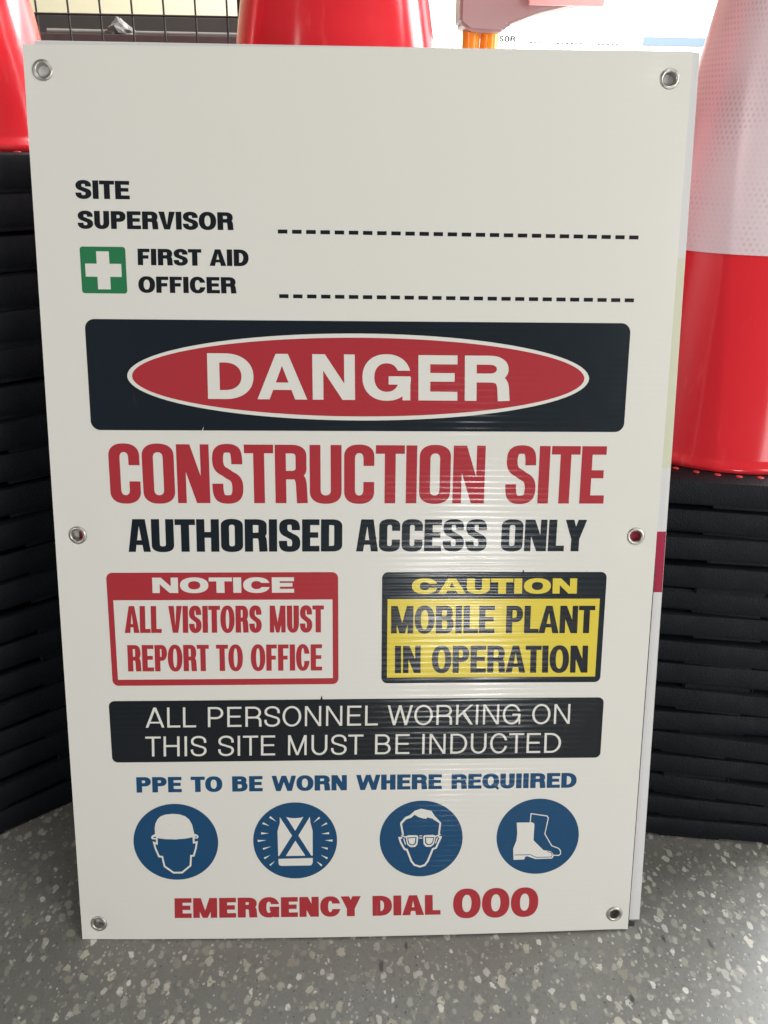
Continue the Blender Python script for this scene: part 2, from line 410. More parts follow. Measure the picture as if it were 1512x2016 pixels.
        pos.append(rrect(0, 0, w, 1, rx, ry, '0110', n, 14)); neg.append(rrect(s, t, w - s, 1 - t, max(rx - s, .02), max(ry - t, .03), '0110', n, 14))
    elif ch == 'P': bowl(w, .40, 1); pos.append(rect(0, 0, s, .6))
    elif ch == 'B': bowl(w * .94, .47, 1, s * .95); bowl(w, 0, .47 + t)
    elif ch == 'R':
        bowl(w * .97, .41, 1); top.append(rect(0, 0, s, .5))
        ym = .41 + t / 2; xe = w - s * .5
        top += pen([(w * .5, ym)] + bez((w * .58, ym), (xe - .02, ym), (xe - s * .08, .36), (xe - s * .05, .2), 12) + [(xe, 0)], s, t)
    elif ch in 'O0': ring(0, -o, w, 1 + o)
    elif ch == 'Q':
        ring(0, -o, w, 1 + o); top.append([(w * .52, .26), (w * .52 + s * .5, .36), (w * 1.02, .02), (w * .93, -.10)])
    elif ch == 'C': ring(0, -o, w, 1 + o); neg.append(rect(w * .5, .37, w + .1, .645))
    elif ch == 'G':
        ring(0, -o, w, 1 + o); yb = .53
        neg.append(rect(w * .5, yb - .02, w + .1, .655)); top += [rect(w * .54, yb - t * .92, w - .012, yb), rect(w - s * .66 - .012, 0, w - .012, yb)]
        neg.append(rect(w - s * .66 - .012, -.1, w + .1, .12))
    elif ch == 'U':
        rx, ry = w / 2, (.38 if ryk >= .5 else ryk)
        pos.append(rrect(0, -o, w, 1, rx, ry, '1100', n, 14)); neg.append(rrect(s, t - o, w - s, 1.01, max(rx - s, .01), max(ry - t * .85, .03), '1100', n, 14))
    elif ch == 'S':
        xl, xr, yT, yB = s / 2, w - s / 2, 1 + o - t / 2, t / 2 - o; cx = w / 2
        k = .58 if ryk >= .5 else .75
        yu, yl = (.735, .275) if ryk >= .5 else (.74, .27)
        a = cx - xl
        path = [(xr - .01, .665), (xr - .01, yu - .02)]
        path += bez((xr - .01, yu), (xr - .02, yu + k * (yT - yu) * 1.1), (cx + a * k, yT), (cx, yT))[0:]
        path += bez((cx, yT), (cx - a * k, yT), (xl + .01, yu + k * (yT - yu)), (xl + .01, yu))[1:]
        path += bez((xl + .01, yu), (xl + .01, yu - .19), (cx - a * .35, .56), (cx, .505))[1:]
        path += bez((cx, .505), (cx + a * .35, .45), (xr, yl + .19), (xr, yl))[1:]
        path += bez((xr, yl), (xr, yl - k * (yl - yB)), (cx + a * k, yB), (cx, yB))[1:]
        path += bez((cx, yB), (cx - a * k, yB), (xl + .01, yl - k * (yl - yB) * 1.1), (xl, yl))[1:]
        path += [(xl, .335)]
        pos += pen(path, s, t)
    return pos, neg, top

def text_polys(text, quad, style, stem, bar):
    """letters fitted to quad = TL, TR, BL, BR (millimetres); stem and bar in cap heights as seen"""
    st = STYLES[style]; TL, TR, BL, BR = quad
    Wt = (math.dist(TL, TR) + math.dist(BL, BR)) / 2; Ht = (math.dist(TL, BL) + math.dist(TR, BR)) / 2
    target = Wt / Ht; sx = 1.0
    for _ in range(8):
        s = stem / sx; x = 0; lay = []; prev = None
        for ch in text:
            if ch == ' ': x += st['space']; prev = None; continue
            w = s if ch == 'I' else st['w'][ch]
            lsb = st['sbR'] if ch in ROUND_L else st['sbD'] if ch in 'AVWYT' else st['sbS']
            rsb = st['sbR'] if ch in ROUND_R else st['sbD'] if ch in DIAG else st['sbS'] * (.6 if ch in 'EFCGPR' else 1)
            x += lsb if lay else 0
            lay.append((ch, x, w)); x += w; end = x; x += rsb
        sx = target / end
    groups = []
    for ch, x0, w in lay:
        def mp(p):
            out = []
            for px, py in p:
                u = (x0 + px) / end; v = py
                a = (BL[0] + (BR[0] - BL[0]) * u, BL[1] + (BR[1] - BL[1]) * u); b = (TL[0] + (TR[0] - TL[0]) * u, TL[1] + (TR[1] - TL[1]) * u)
                out.append((a[0] + (b[0] - a[0]) * v, a[1] + (b[1] - a[1]) * v))
            return out
        pos, neg, top = glyph(ch, w, s, bar, st)
        groups.append(([mp(p) for p in pos], [mp(p) for p in neg], [mp(p) for p in top]))
    return groups

def bow(x, z):
    """the sheet is not quite flat: its foot bulges towards the viewer, its middle sags a little"""
    y = -0.0045 * max(0.0, 1 - ((x + 0.03) / 0.30) ** 2) * math.exp(-max(0, z) / 0.10)
    y += 0.0012 * math.sin(x * 7.0 + 0.6) * math.sin(z * 5.2)
    for gx, gz in GROM:
        d2 = (x - gx) ** 2 + (z - gz) ** 2
        if d2 < 0.0036: y += 0.0011 * math.exp(-d2 / (2 * 0.011 ** 2))
    return y
GROM = [(-.2826, .8769), (.2781, .8778), (-.2794, .4537), (.2767, .4527), (-.2850, .0190), (.2825, .0209)]

def inside(p, poly):
    x, y = p; c = False; j = len(poly) - 1
    for i in range(len(poly)):
        xi, yi = poly[i]; xj, yj = poly[j]
        if (yi > y) != (yj > y) and x < (xj - xi) * (y - yi) / (yj - yi) + xi: c = not c
        j = i
    return c
def finer(p, m=9.0):
    out = []
    for a, b in zip(p, p[1:] + p[:1]):
        k = max(1, math.ceil(math.dist(a, b) / m)); out += [(a[0] + (b[0] - a[0]) * i / k, a[1] + (b[1] - a[1]) * i / k) for i in range(k)]
    return out
def cdt_region(groups, step=12.0, scale=1e-3):
    """groups of (pos, neg, top) in mm -> flat triangles, with a grid of extra points so that the layer can follow the bow"""
    outV, outF = [], []
    for pos, neg, top in groups:
        if step: pos, neg, top = [[finer(p, max(9.0, step * .8)) for p in l] for l in (pos, neg, top)]
        polys = [('p', p) for p in pos] + [('n', p) for p in neg] + [('t', p) for p in top]
        V, E = [], []
        for kd, p in polys:
            b = len(V); V += [Vector((round(q[0], 4), round(q[1], 4))) for q in p]; E += [(b + i, b + (i + 1) % len(p)) for i in range(len(p))]
        bbs = [(kd, p, min(q[0] for q in p), max(q[0] for q in p), min(q[1] for q in p), max(q[1] for q in p)) for kd, p in polys]
        xs = [v.x for v in V]; ys = [v.y for v in V]
        if step:
            x = math.floor(min(xs) / step) * step
            while x < max(xs):
                y = math.floor(min(ys) / step) * step
                while y < max(ys):
                    V.append(Vector((x + .137, y + .211))); y += step
                x += step
        vs, es, fs, ov, oe, of = delaunay_2d_cdt(V, E, [], 0, 1e-4, False)
        keep = []
        for f in fs:
            c = (sum(vs[i].x for i in f) / len(f), sum(vs[i].y for i in f) / len(f))
            p = n = t = False
            for kd, poly, x0, x1, y0, y1 in bbs:
                if x0 <= c[0] <= x1 and y0 <= c[1] <= y1 and inside(c, poly):
                    if kd == 'p': p = True
                    elif kd == 'n': n = True
                    else: t = True; break
            if t or (p and not n): keep.append(f)
        used = sorted({i for f in keep for i in f}); ren = {i: k + len(outV) for k, i in enumerate(used)}
        outV += [(vs[i].x * scale, vs[i].y * scale) for i in used]; outF += [[ren[i] for i in f] for f in keep]
    return outV, outF

def bow_normal(x, z, sgn=-1):
    h = 5e-4
    gx = (bow(x + h, z) - bow(x - h, z)) / (2 * h); gz = (bow(x, z + h) - bow(x, z - h)) / (2 * h)
    v = Vector((gx, -1, gz)).normalized()
    return v if sgn < 0 else -v
LAYER = 0.00014
def ink(name, groups, mat, parent, layer, step=12.0, follow=True, label=None):
    v2, fs = cdt_region(groups, step)
    vs = [(x, (bow(x, z) if follow else 0) - layer * LAYER, z) for x, z in v2]
    o = from_py(name, vs, fs, mat, parent)
    bm = bmesh.new(); bm.from_mesh(o.data); bm.normal_update()
    bad = [f for f in bm.faces if f.normal.y > 0]
    bmesh.ops.reverse_faces(bm, faces=bad); bm.to_mesh(o.data); bm.free()
    for p in o.data.polygons: p.use_smooth = True
    if follow: o.data.normals_split_custom_set_from_vertices([bow_normal(v.co.x, v.co.z) for v in o.data.vertices])
    if label: o['label'] = label
    return o
def sheet(name, outline, holes, thick, mats, parent, follow=True, step=8.0):
    """board: front, back and cut edges"""
    v2, fs = cdt_region([([outline], holes, [])], step)
    f_ = (lambda x, z: bow(x, z)) if follow else (lambda x, z: 0)
    n = len(v2); vs = [(x, f_(x, z), z) for x, z in v2] + [(x, f_(x, z) + thick, z) for x, z in v2]
    ec = {}
    for f in fs:
        for a, b in zip(f, f[1:] + f[:1]): ec[(a, b)] = 1
    faces = []
    flip = None
    for f in fs:
        a, b, c = [v2[i] for i in f[:3]]
        if (b[0] - a[0]) * (c[1] - a[1]) - (c[0] - a[0]) * (b[1] - a[1]) < 0: f = f[::-1]
        faces.append(list(f)); faces.append([i + n for i in f[::-1]])
    nf = len(faces)
    ec = set()
    for f in faces[0::2]:
        for a, b in zip(f, f[1:] + f[:1]): ec.add((a, b))
    for a, b in ec:
        if (b, a) not in ec: faces.append([b, a, a + n, b + n])
    me = bpy.data.meshes.new(name); me.from_pydata(vs, [], faces); me.update()
    o = link(name, me, mats, parent, 40)
    for i, p in enumerate(me.polygons):
        if i >= nf: p.material_index = 1; p.use_smooth = False
    if follow:
        nl = [None] * len(me.loops)
        for i, p in enumerate(me.polygons):
            for li in p.loop_indices:
                q = vs[me.loops[li].vertex_index]
                nl[li] = p.normal.copy() if i >= nf else bow_normal(q[0], q[2], -1 if p.normal.y < 0 else 1)
        me.normals_split_custom_set(nl)
    return o
def circ(cx, cy, r, n=28): return [(cx + r * math.cos(2 * math.pi * i / n), cy + r * math.sin(2 * math.pi * i / n)) for i in range(n)]
def T(text, quad, style, stem, bar): return text_polys(text, quad, style, stem, bar)

# ------------------------------------------------------------------ the construction sign
LEAN = 12
def make_sign():
    root = empty('construction_sign', (0, 0, 0.0006), (R(-LEAN), 0, 0))
    outline = [(-303.8, 0), (298.5, 2.0), (297.4, 900.8), (-298.7, 897.6)]
    sheet('board', outline, [circ(x * 1000, z * 1000, 6.2) for x, z in GROM], 0.0045, [M['sheet'], M['edge']], root)
    # eyelets
    prof = []
    for k in range(15):
        a = math.pi * k / 14
        prof.append((7.2e-3 + 1.9e-3 * math.cos(a), 1.7e-3 * math.sin(a)))
    prof += [(5.2e-3, -0.5e-3), (5.1e-3, -5.6e-3), (8.2e-3, -5.8e-3), (8.4e-3, -4.9e-3), (5.5e-3, -4.8e-3), (6.0e-3, -0.2e-3)]
    gv, gf = lathe(prof, 40)
    gv = [(x, -z, y) for x, y, z in gv]
    gm = None
    for i, (gx, gz) in enumerate(GROM):
        if gm is None:
            g = from_py('eyelet', gv, gf, M['steel'], root, 50)
            bm = bmesh.new(); bm.from_mesh(g.data); bmesh.ops.recalc_face_normals(bm, faces=bm.faces); bm.to_mesh(g.data); bm.free()
            gm = g
        else: g = gm.copy(); COL.objects.link(g)
        g.location = (gx, bow(gx, gz) - 0.0002, gz); g.rotation_euler = (rnd.uniform(-.09, .09), rnd.uniform(0, 6), rnd.uniform(-.09, .09))
    K, N, RD, W, B, Y, G = (M[k] for k in ('black_ink', 'navy_ink', 'red_ink', 'white_ink', 'blue_ink', 'yellow_ink', 'green_ink'))
    # names block
    ink('lettering', T('SITE', [(-260.2, 785), (-211.5, 784.7), (-260.6, 768.9), (-211.6, 768.9)], 'black', .335, .21), K, root, 1)
    ink('lettering', T('SUPERVISOR', [(-259.8, 758.5), (-118.1, 758.6), (-260.2, 742.8), (-118, 743)], 'black', .335, .21), K, root, 1)
    ink('lettering', T('FIRST AID', [(-206.9, 725.7), (-104.9, 725.9), (-207.3, 711.1), (-104.9, 711)], 'black', .335, .21), K, root, 1)
    ink('lettering', T('OFFICER', [(-207.5, 701), (-117.2, 701), (-207.9, 686.3), (-116.9, 686.3)], 'black', .335, .21), K, root, 1)
    s = ink('first_aid_symbol', [([rrect(-259.9, 685.4, -218.2, 727.1, 2.6)], [], [])], G, root, 1)
    ink('cross', [([rect(-245, 689, -233.3, 723), rect(-255.7, 700.3, -222.6, 712)], [], [])], W, s, 2)
    for y0, y1, xa, xb in ((742.2, 740.4, -77.4, 259.1), (684.3, 683.3, -77.2, 258.7)):
        p = []; n = 26; per = (xb - xa + 4.3) / n
        for i in range(n):
            x0 = xa + i * per; x1 = x0 + per - 4.3; y = y0 + (y1 - y0) * i / (n - 1)
            p.append(([rect(x0, y - 1.75, x1, y + 1.75)], [], []))
        ink('dashed_line', p, K, root, 1, 0)
    # danger panel
    p = ink('danger_panel', [([rrect(-259.4, 557.8, 257.3, 662, 9)], [], [])], N, root, 1)
    def ell(cx, cy, a, b, n=96): return [(cx + a * math.cos(2 * math.pi * i / n), cy + b * math.sin(2 * math.pi * i / n)) for i in range(n)]
    ink('oval_border', [([ell(-1.2, 609.3, 221.2, 41.2)], [], [])], W, p, 2)
    ink('oval', [([ell(-1.2, 609.3, 216.6, 37.3)], [], [])], RD, p, 3)
    ink('lettering', T('DANGER', [(-146.3, 631.2), (142.4, 630.6), (-146.7, 588.2), (143.6, 587.5)], 'bold', .264, .198), W, p, 4)
    # headline
    ink('lettering', T('CONSTRUCTION SITE', [(-244.6, 544.5), (241.8, 543.7), (-244.6, 486.4), (241.6, 486.2)], 'compressed', .184, .146), RD, root, 1)
    ink('lettering', T('AUTHORISED ACCESS ONLY', [(-229.8, 470.3), (226.4, 469.6), (-230.1, 437.1), (226, 437.1)], 'compressed', .246, .178), N, root, 1)
    # notice panel
    p = ink('notice_panel', [([rrect(-253.7, 295.7, -23, 415.7, 6.2)], [], [])], RD, root, 1)
    ink('panel_face', [([rect(-248, 302.4, -28.8, 387.1)], [], [])], W, p, 2)
    ink('lettering', T('NOTICE', [(-208.4, 410.6), (-67.3, 410.5), (-208.6, 394.6), (-67.3, 394.4)], 'black', .50, .25), W, p, 2)
    ink('lettering', T('ALL VISITORS MUST', [(-237.6, 381.1), (-37.4, 380.8), (-238.4, 352.7), (-37.5, 352.2)], 'black', .190, .150), RD, p, 3)
    ink('lettering', T('REPORT TO OFFICE', [(-236.7, 339.8), (-39.7, 339.3), (-237.2, 311.4), (-39.8, 310.9)], 'black', .190, .150), RD, p, 3)
    # caution panel
    p = ink('caution_panel', [([rrect(21.3, 296.1, 249.8, 415.4, 6.2)], [], [])], N, root, 1)
    ink('panel_face', [([rect(27, 302.4, 244.1, 387.1)], [], [])], Y, p, 2)
    ink('lettering', T('CAUTION', [(51.4, 408.8), (219.6, 408.7), (51.6, 392.8), (220, 392.6)], 'black', .50, .25), Y, p, 2)
    ink('lettering', T('MOBILE PLANT', [(30.7, 379.9), (239.9, 379.6), (30.9, 350.6), (240.2, 350)], 'black', .215, .160), K, p, 3)
    ink('lettering', T('IN OPERATION', [(35, 337.1), (235, 336.5), (35.2, 307.4), (235.8, 306.7)], 'black', .215, .160), K, p, 3)
    # induction panel
    p = ink('induction_panel', [([rrect(-259, 210.3, 255, 279, 6)], [], [])], K, root, 1)
    ink('lettering', T('ALL PERSONNEL WORKING ON', [(-221.9, 271.6), (220, 271.7), (-222.6, 249.3), (220.2, 249.4)], 'light', .112, .098), W, p, 2)
    ink('lettering', T('THIS SITE MUST BE INDUCTED', [(-223.6, 239.3), (212, 239.1), (-224.4, 216.9), (212.3, 216.4)], 'light', .112, .098), W, p, 2)
    ink('lettering', T('PPE TO BE WORN WHERE REQUIIRED', [(-235.4, 193.3), (231, 192.9), (-235.7, 175.6), (231.3, 175.6)], 'black', .335, .215), B, root, 1)
    # four round pictograms; their line work was read off in enlargement units and is scaled to each disc
    def picto(c, d, frame, pos, neg, top, label):
        x0, x1, y0, y1 = frame
        def mp(p): return [(c[0] + ((x - x0) / (x1 - x0) - .5) * 89.4, c[1] - ((y - y0) / (y1 - y0) - .5) * 90.6) for x, y in p]
        disc = ink('pictogram', [([circ(c[0], c[1], 44.9, 72)], [], [])], B, root, 1, label=label)
        ink('symbol', [([mp(p) for p in pos], [mp(p) for p in neg], [mp(p) for p in top])], W, disc, 2, 0)
    hat = [(365, 580), (385, 548), (428, 530), (428, 440), (442, 375), (475, 312), (520, 270), (590, 243), (700, 232), (800, 240), (885, 268), (945, 318), (985, 395), (1010, 530), (1055, 545), (1078, 575), (1055, 602), (1010, 600), (975, 582), (880, 600), (730, 610), (580, 605), (465, 590), (430, 607), (385, 605)]
    face = stroke([(449, 590), (449, 672), (405, 655), (425, 745), (470, 862), (520, 868), (545, 1010), (676, 1108), (805, 1108), (935, 1005), (950, 857), (990, 857), (1028, 740), (1044, 655), (998, 662), (998, 590)], 26)
    picto((-197.1, 117.3), 0, (105, 1360, 82, 1222), [hat], [[(392, 582), (425, 566), (448, 572), (430, 590)], [(1012, 572), (1040, 568), (1056, 576), (1030, 586)]], face, 'blue disc with a face wearing a hard hat')
    P = [[(545, 285), (722, 558), (525, 855), (512, 855), (508, 490), (545, 370)], [(990, 285), (995, 370), (1028, 490), (1025, 855), (1005, 855), (815, 558)], [(640, 285), (700, 300), (770, 304), (840, 300), (895, 285), (770, 488)], [(770, 632), (915, 855), (625, 855)],
         [(515, 897), (1025, 890), (1025, 960), (1005, 995), (985, 1000), (550, 1000), (520, 985), (515, 960)],
         [(388, 292), (410, 270), (495, 352)], [(284, 382), (300, 356), (390, 412)], [(266, 503), (266, 534), (380, 520)], [(213, 612), (213, 644), (342, 620)], [(283, 734), (292, 760), (412, 711)], [(298, 876), (312, 898), (402, 834)], [(378, 980), (396, 1000), (462, 926)],
         [(1122, 288), (1142, 308), (1040, 373)], [(1233, 370), (1247, 394), (1148, 429)], [(1272, 512), (1272, 545), (1153, 538)], [(1322, 622), (1322, 654), (1208, 633)], [(1253, 742), (1246, 771), (1146, 728)], [(1253, 885), (1238, 911), (1146, 847)], [(1170, 992), (1150, 1015), (1083, 941)]]
    picto((-70, 117.3), 0, (148, 1388, 72, 1195), P, [], [], 'blue disc with a safety vest and rays')
    hair = [(435, 375), (510, 290), (580, 262), (650, 200), (740, 172), (895, 205), (940, 275), (1040, 380), (1035, 398), (910, 318), (830, 298), (825, 318), (780, 315), (700, 290), (648, 258), (600, 300), (520, 325), (460, 395)]
    L = stroke([(449, 380), (482, 548)], 26) + stroke([(1028, 385), (1012, 542)], 26) + stroke([(470, 592), (428, 592), (448, 655), (505, 757), (542, 765), (610, 935), (655, 990), (740, 1018), (812, 995), (855, 935), (925, 760), (972, 745), (1040, 588), (1000, 582)], 27)
    L += stroke([(455, 556), (520, 582)], 18) + stroke([(1035, 546), (960, 578)], 18) + stroke([(492, 600), (520, 690)], 16) + stroke([(990, 595), (962, 680)], 16) + [rect(722, 560, 765, 574), rect(722, 590, 765, 606)]
    fr = [(520, 572), (560, 554), (690, 558), (708, 582), (697, 690), (660, 728), (590, 728), (545, 692)]
    fi = [(542, 588), (682, 582), (676, 672), (645, 702), (592, 702), (560, 672)]
    ln = [(556, 600), (664, 594), (658, 668), (630, 688), (600, 688), (573, 664)]
    mir = lambda p: [(1486 - x, y) for x, y in p]
    picto((65.5, 117.5), 0, (140, 1362, 52, 1168), [hair, fr, mir(fr)], [fi, mir(fi)], L + [ln, mir(ln)], 'blue disc with a face wearing safety glasses')
    boot = [(425, 447), (660, 447), (688, 470), (685, 710), (840, 860), (950, 878), (990, 920), (995, 960), (975, 988), (725, 990), (600, 945), (572, 955), (560, 995), (400, 998), (388, 830), (432, 710), (440, 600)]
    picto((192.1, 118.2), 0, (138, 1355, 97, 1218), [boot], stroke([(410, 925), (650, 925), (735, 965), (965, 965), (975, 930), (955, 895), (900, 885)], 10),
          stroke([(625, 448), (632, 318), (870, 355), (890, 385), (850, 620), (960, 795), (1070, 838), (1098, 880), (1098, 920), (1075, 942), (990, 938)], 14), 'blue disc with a pair of safety boots')
    ink('lettering', T('EMERGENCY DIAL', [(-201.4, 50), (87.5, 50), (-202, 26), (88.1, 26)], 'black', .36, .23), RD, root, 1)
    ink('lettering', T('000', [(101.6, 56.5), (196, 56.5), (101.8, 21.2), (196, 21.2)], 'black', .285, .215), RD, root, 1)
    # two slips of the print: a nick below the danger panel and a burr over the induction panel
    ink('scratch', [([[(-154, 557), (-153.2, 556), (-151.8, 561.5)]], [], [])], W, root, 2, 0)
    ink('scratch', [([[(-42, 278.5), (-39.4, 278.5), (-40.3, 283.6)]], [], [])], K, root, 2, 0)
    ink('scratch', [([[(163.4, 411.5), (164.8, 411.8), (165.0, 417.2), (163.8, 417.6)]], [], [])], N, root, 4, 0)
    return root

# ------------------------------------------------------------------ setting
bm = bmesh.new()
for x, y in ((-5, -5), (5, -5), (5, 5), (-5, 5)): bm.verts.new((x, y, 0))
bm.faces.new(bm.verts)
tag(from_bm('floor', bm, M['terrazzo']), kind='structure')
o = box('wall', (-3.5, 1.72, 0), (0.0, 1.84, 2.6), M['cream_paint'], None, 0)
tag(o, kind='structure')

sign = make_sign()
tag(sign, 'large white construction site danger sign with eyelets, leaning in front of the cone stacks', 'sign', 'construction signs')

# second sheet behind the first, its right edge showing
sb = empty('backing_sign', (0, 0.0075, 0.003), (R(-LEAN), 0, 0))
ol = [(-290, 5.0), (313.2, 5.0), (306.4, 898.4), (-290, 898.6)]
sheet('board', ol, [], 0.0045, [M['lilac_sheet'], M['edge']], sb, False, 40)
def edge_x(z): return 313.2 - 6.6 * (z - 5) / 897.6
def band(name, z0, z1, mat, layer=1): ink(name, [([[(-280, z0), (edge_x(z0) - .4, z0), (edge_x(z1) - .4, z1), (-280, z1)]], [], [])], mat, sb, layer, 60, False)
band('beige_band', 517.5, 718.8, M['beige_ink'])
band('crimson_band', 388, 452.2, M['crimson_ink'])
tag(sb, 'second white sign sheet with crimson and beige bands, peeking out behind the danger sign', 'sign')
sd = empty('grey_board', (0, 0.0056, 0.0), (R(-LEAN), 0, 0))
sheet('board', [(-280, 1), (307.5, 1.0), (307.5, 5.5), (301.2, 7.0), (300.8, 420), (-280, 420)], [], 0.0014, [M['dark_board'], M['dark_board']], sd, False, 60)
tag(sd, 'dark grey board whose bottom corner shows under the two white sign sheets', 'board')

# ------------------------------------------------------------------ cones in stacks
def cone_profile():
    out = [(.1500, .0304), (.1515, .0335), (.1500, .0375), (.1465, .041)]
    zb, zt, rb, rt = .045, .695, .1445, .0315
    for k in range(13): out.append((rb + (rt - rb) * k / 12, zb + (zt - zb) * k / 12))
    out += [(.030, .700), (.027, .700), (.0265, .696)]
    inn = [(p[0] - .0032, p[1]) for p in out[4:17]][::-1]
    return out + inn + [(.1415, .0304)]
def make_cone(sleeve_on, studs, bh=1.0):
    lift = .030 * (bh - 1)
    root = empty('traffic_cone')
    v, f = lathe(cone_profile(), 96)
    b = from_py('body', v, f, M['cone_red'], root, 60)
    bm = bmesh.new(); bm.from_mesh(b.data); bmesh.ops.translate(bm, vec=(0, 0, lift), verts=bm.verts); bmesh.ops.recalc_face_normals(bm, faces=bm.faces); bm.to_mesh(b.data); bm.free()
    # base: chamfered square slab with a round hole, on feet
    def outline(h, c, n=11):
        p = []
        cs = [(h, -h + c), (h, h - c), (h - c, h), (-h + c, h), (-h, h - c), (-h, -h + c), (-h + c, -h), (h - c, -h)]
        for k in range(8):
            a, q = cs[k], cs[(k + 1) % 8]
            m = n if k % 2 == 0 else 4
            for i in range(m): p.append((a[0] + (q[0] - a[0]) * i / m, a[1] + (q[1] - a[1]) * i / m))
        return p
    lv = [(outline(.1775, .040), .0042), (outline(.1798, .040), .0085), (outline(.1795, .040), .0245), (outline(.1775, .039), .0285), (outline(.1735, .038), .0300)]
    m = len(lv[0][0]); verts, faces = [], []
    for ol_, z in lv: verts += [(x, y, z) for x, y in ol_]
    ang = [math.atan2(y, x) for x, y in lv[0][0]]
    for z in (.0300, .0042): verts += [(.1412 * math.cos(a), .1412 * math.sin(a), z) for a in ang]
    rings = len(lv) + 2
    for j in range(rings):
        k = (j + 1) % rings
        for i in range(m):
            i2 = (i + 1) % m; faces.append((j * m + i, j * m + i2, k * m + i2, k * m + i))
    bm = bmesh.new()
    vs = [bm.verts.new(q) for q in verts]
    for q in faces: bm.faces.new([vs[i] for i in q])
    for a in range(4):
        rm = Matrix.Rotation(a * math.pi / 2, 4, 'Z')
        add_box(bm, (-.03, -.176, 0), (.045, -.146, .0046), rm, .002)
        add_box(bm, (.100, -.1765, 0), (.138, -.146, .0046), rm, .002)
        add_box(bm, (-.136, -.176, 0), (-.105, -.146, .0046), rm, .002)
    cv = [[bm.verts.new((r * math.cos(2 * math.pi * i / 48), r * math.sin(2 * math.pi * i / 48), z)) for i in range(48)] for r, z in ((.1425, .0046), (.1425, .0), (.162, .0), (.164, .0046))]
    for j in range(4):
        for i in range(48): bm.faces.new((cv[j][i], cv[j][(i + 1) % 48], cv[(j + 1) % 4][(i + 1) % 48], cv[(j + 1) % 4][i]))
    for v_ in bm.verts: v_.co.z *= bh
    bmesh.ops.recalc_face_normals(bm, faces=bm.faces)
    from_bm('base', bm, M['rubber'], root, 35)
    if studs:
        bm = bmesh.new(); n = 46
        for i in range(n):
            a = 2 * math.pi * (i + .3) / n
            mt = Matrix.Translation((.1585 * math.cos(a), .1585 * math.sin(a), .0303 + lift)) @ Matrix.Diagonal((1, 1, .25, 1))
            bmesh.ops.create_uvsphere(bm, u_segments=12, v_segments=6, radius=.0037, matrix=mt)
        from_bm('stud_ring', bm, M['stud_red'], root, 180)
    if sleeve_on:
        def rr(z): return .1445 + (.0315 - .1445) * (z - .045) / .65
        seg, nz, z0, z1 = 96, 10, .250, .52
        verts, faces, uvs = [], [], []
        for j in range(nz + 1):
            z = z0 + (z1 - z0) * j / nz
            for i in range(seg + 1):
                a = 2 * math.pi * i / seg; r = rr(z) + .0012
                verts.append((r * math.cos(a), r * math.sin(a), z + lift)); uvs.append((i / seg * 110, z / .0104))
        for j in range(nz):
            for i in range(seg): a = j * (seg + 1) + i; faces.append((a, a + 1, a + seg + 2, a + seg + 1))
        k = len(verts)
        for j in (0, nz):                              # turned-in edges give the vinyl its thickness
            for i in range(seg + 1):
                x, y, z = verts[j * (seg + 1) + i]; q = (math.hypot(x, y) - .0012) / math.hypot(x, y); verts.append((x * q, y * q, z)); uvs.append(uvs[j * (seg + 1) + i])
        for i in range(seg):
            faces.append((k + i, k + i + 1, i + 1, i)); t0 = nz * (seg + 1) + i; faces.append((t0, t0 + 1, k + seg + 2 + i, k + seg + 1 + i))
        me = bpy.data.meshes.new('reflective_sleeve'); me.from_pydata(verts, [], faces)
        ul = me.uv_layers.new(name='UVMap')
        for lp in me.loops: ul.data[lp.index].uv = uvs[lp.vertex_index]
        me.update(); link('reflective_sleeve', me, M['sleeve'], root, 60)
    return root
ORD = 'first second third fourth fifth sixth seventh eighth ninth tenth eleventh twelfth thirteenth fourteenth fifteenth sixteenth seventeenth eighteenth nineteenth twentieth'.split()
def stack(x, y, n, pitch, yaw, sleeve_on, top_label, where, group):
    bh = pitch / .0306
    top_proto, low_proto = make_cone(sleeve_on, True, bh), make_cone(False, False, bh)
    for k in range(n):
        j = n - 1 - k
        c = top_proto if j == 0 else low_proto if k == 0 else copy_tree(low_proto)
        jit = 0 if j == 0 else 1
        c.location = (x + rnd.uniform(-.0025, .0025) * jit, y + rnd.uniform(-.0025, .0025) * jit, k * pitch)
        c.rotation_euler = (R(rnd.uniform(-.6, .6)) * (k > 0), R(rnd.uniform(-.6, .6)) * (k > 0), R(yaw + (rnd.uniform(-3.2, 3.2) + rnd.choice((0, 0, 90, 180)) if jit else 0)))
        tag(c, top_label if j == 0 else 'black rubber cone base, %s below the topmost one, in the stack %s' % (ORD[j - 1], where), 'traffic cone', group)
stack(.4325, .312, 15, .0322, -10, True, 'red traffic cone with white honeycomb reflective sleeve, atop the stack right of the sign', 'right of the sign', 'stacked cones right of the sign')
stack(-.473, .362, 21, .0376, 39, False, 'red traffic cone atop the tall stack left of the sign, cut by the picture edge', 'left of the sign', 'stacked cones left of the sign')
stack(-.026, .362, 21, .0312, 3, False, 'red traffic cone rising behind the middle of the sign top', 'behind the sign', 'stacked cones behind the sign')

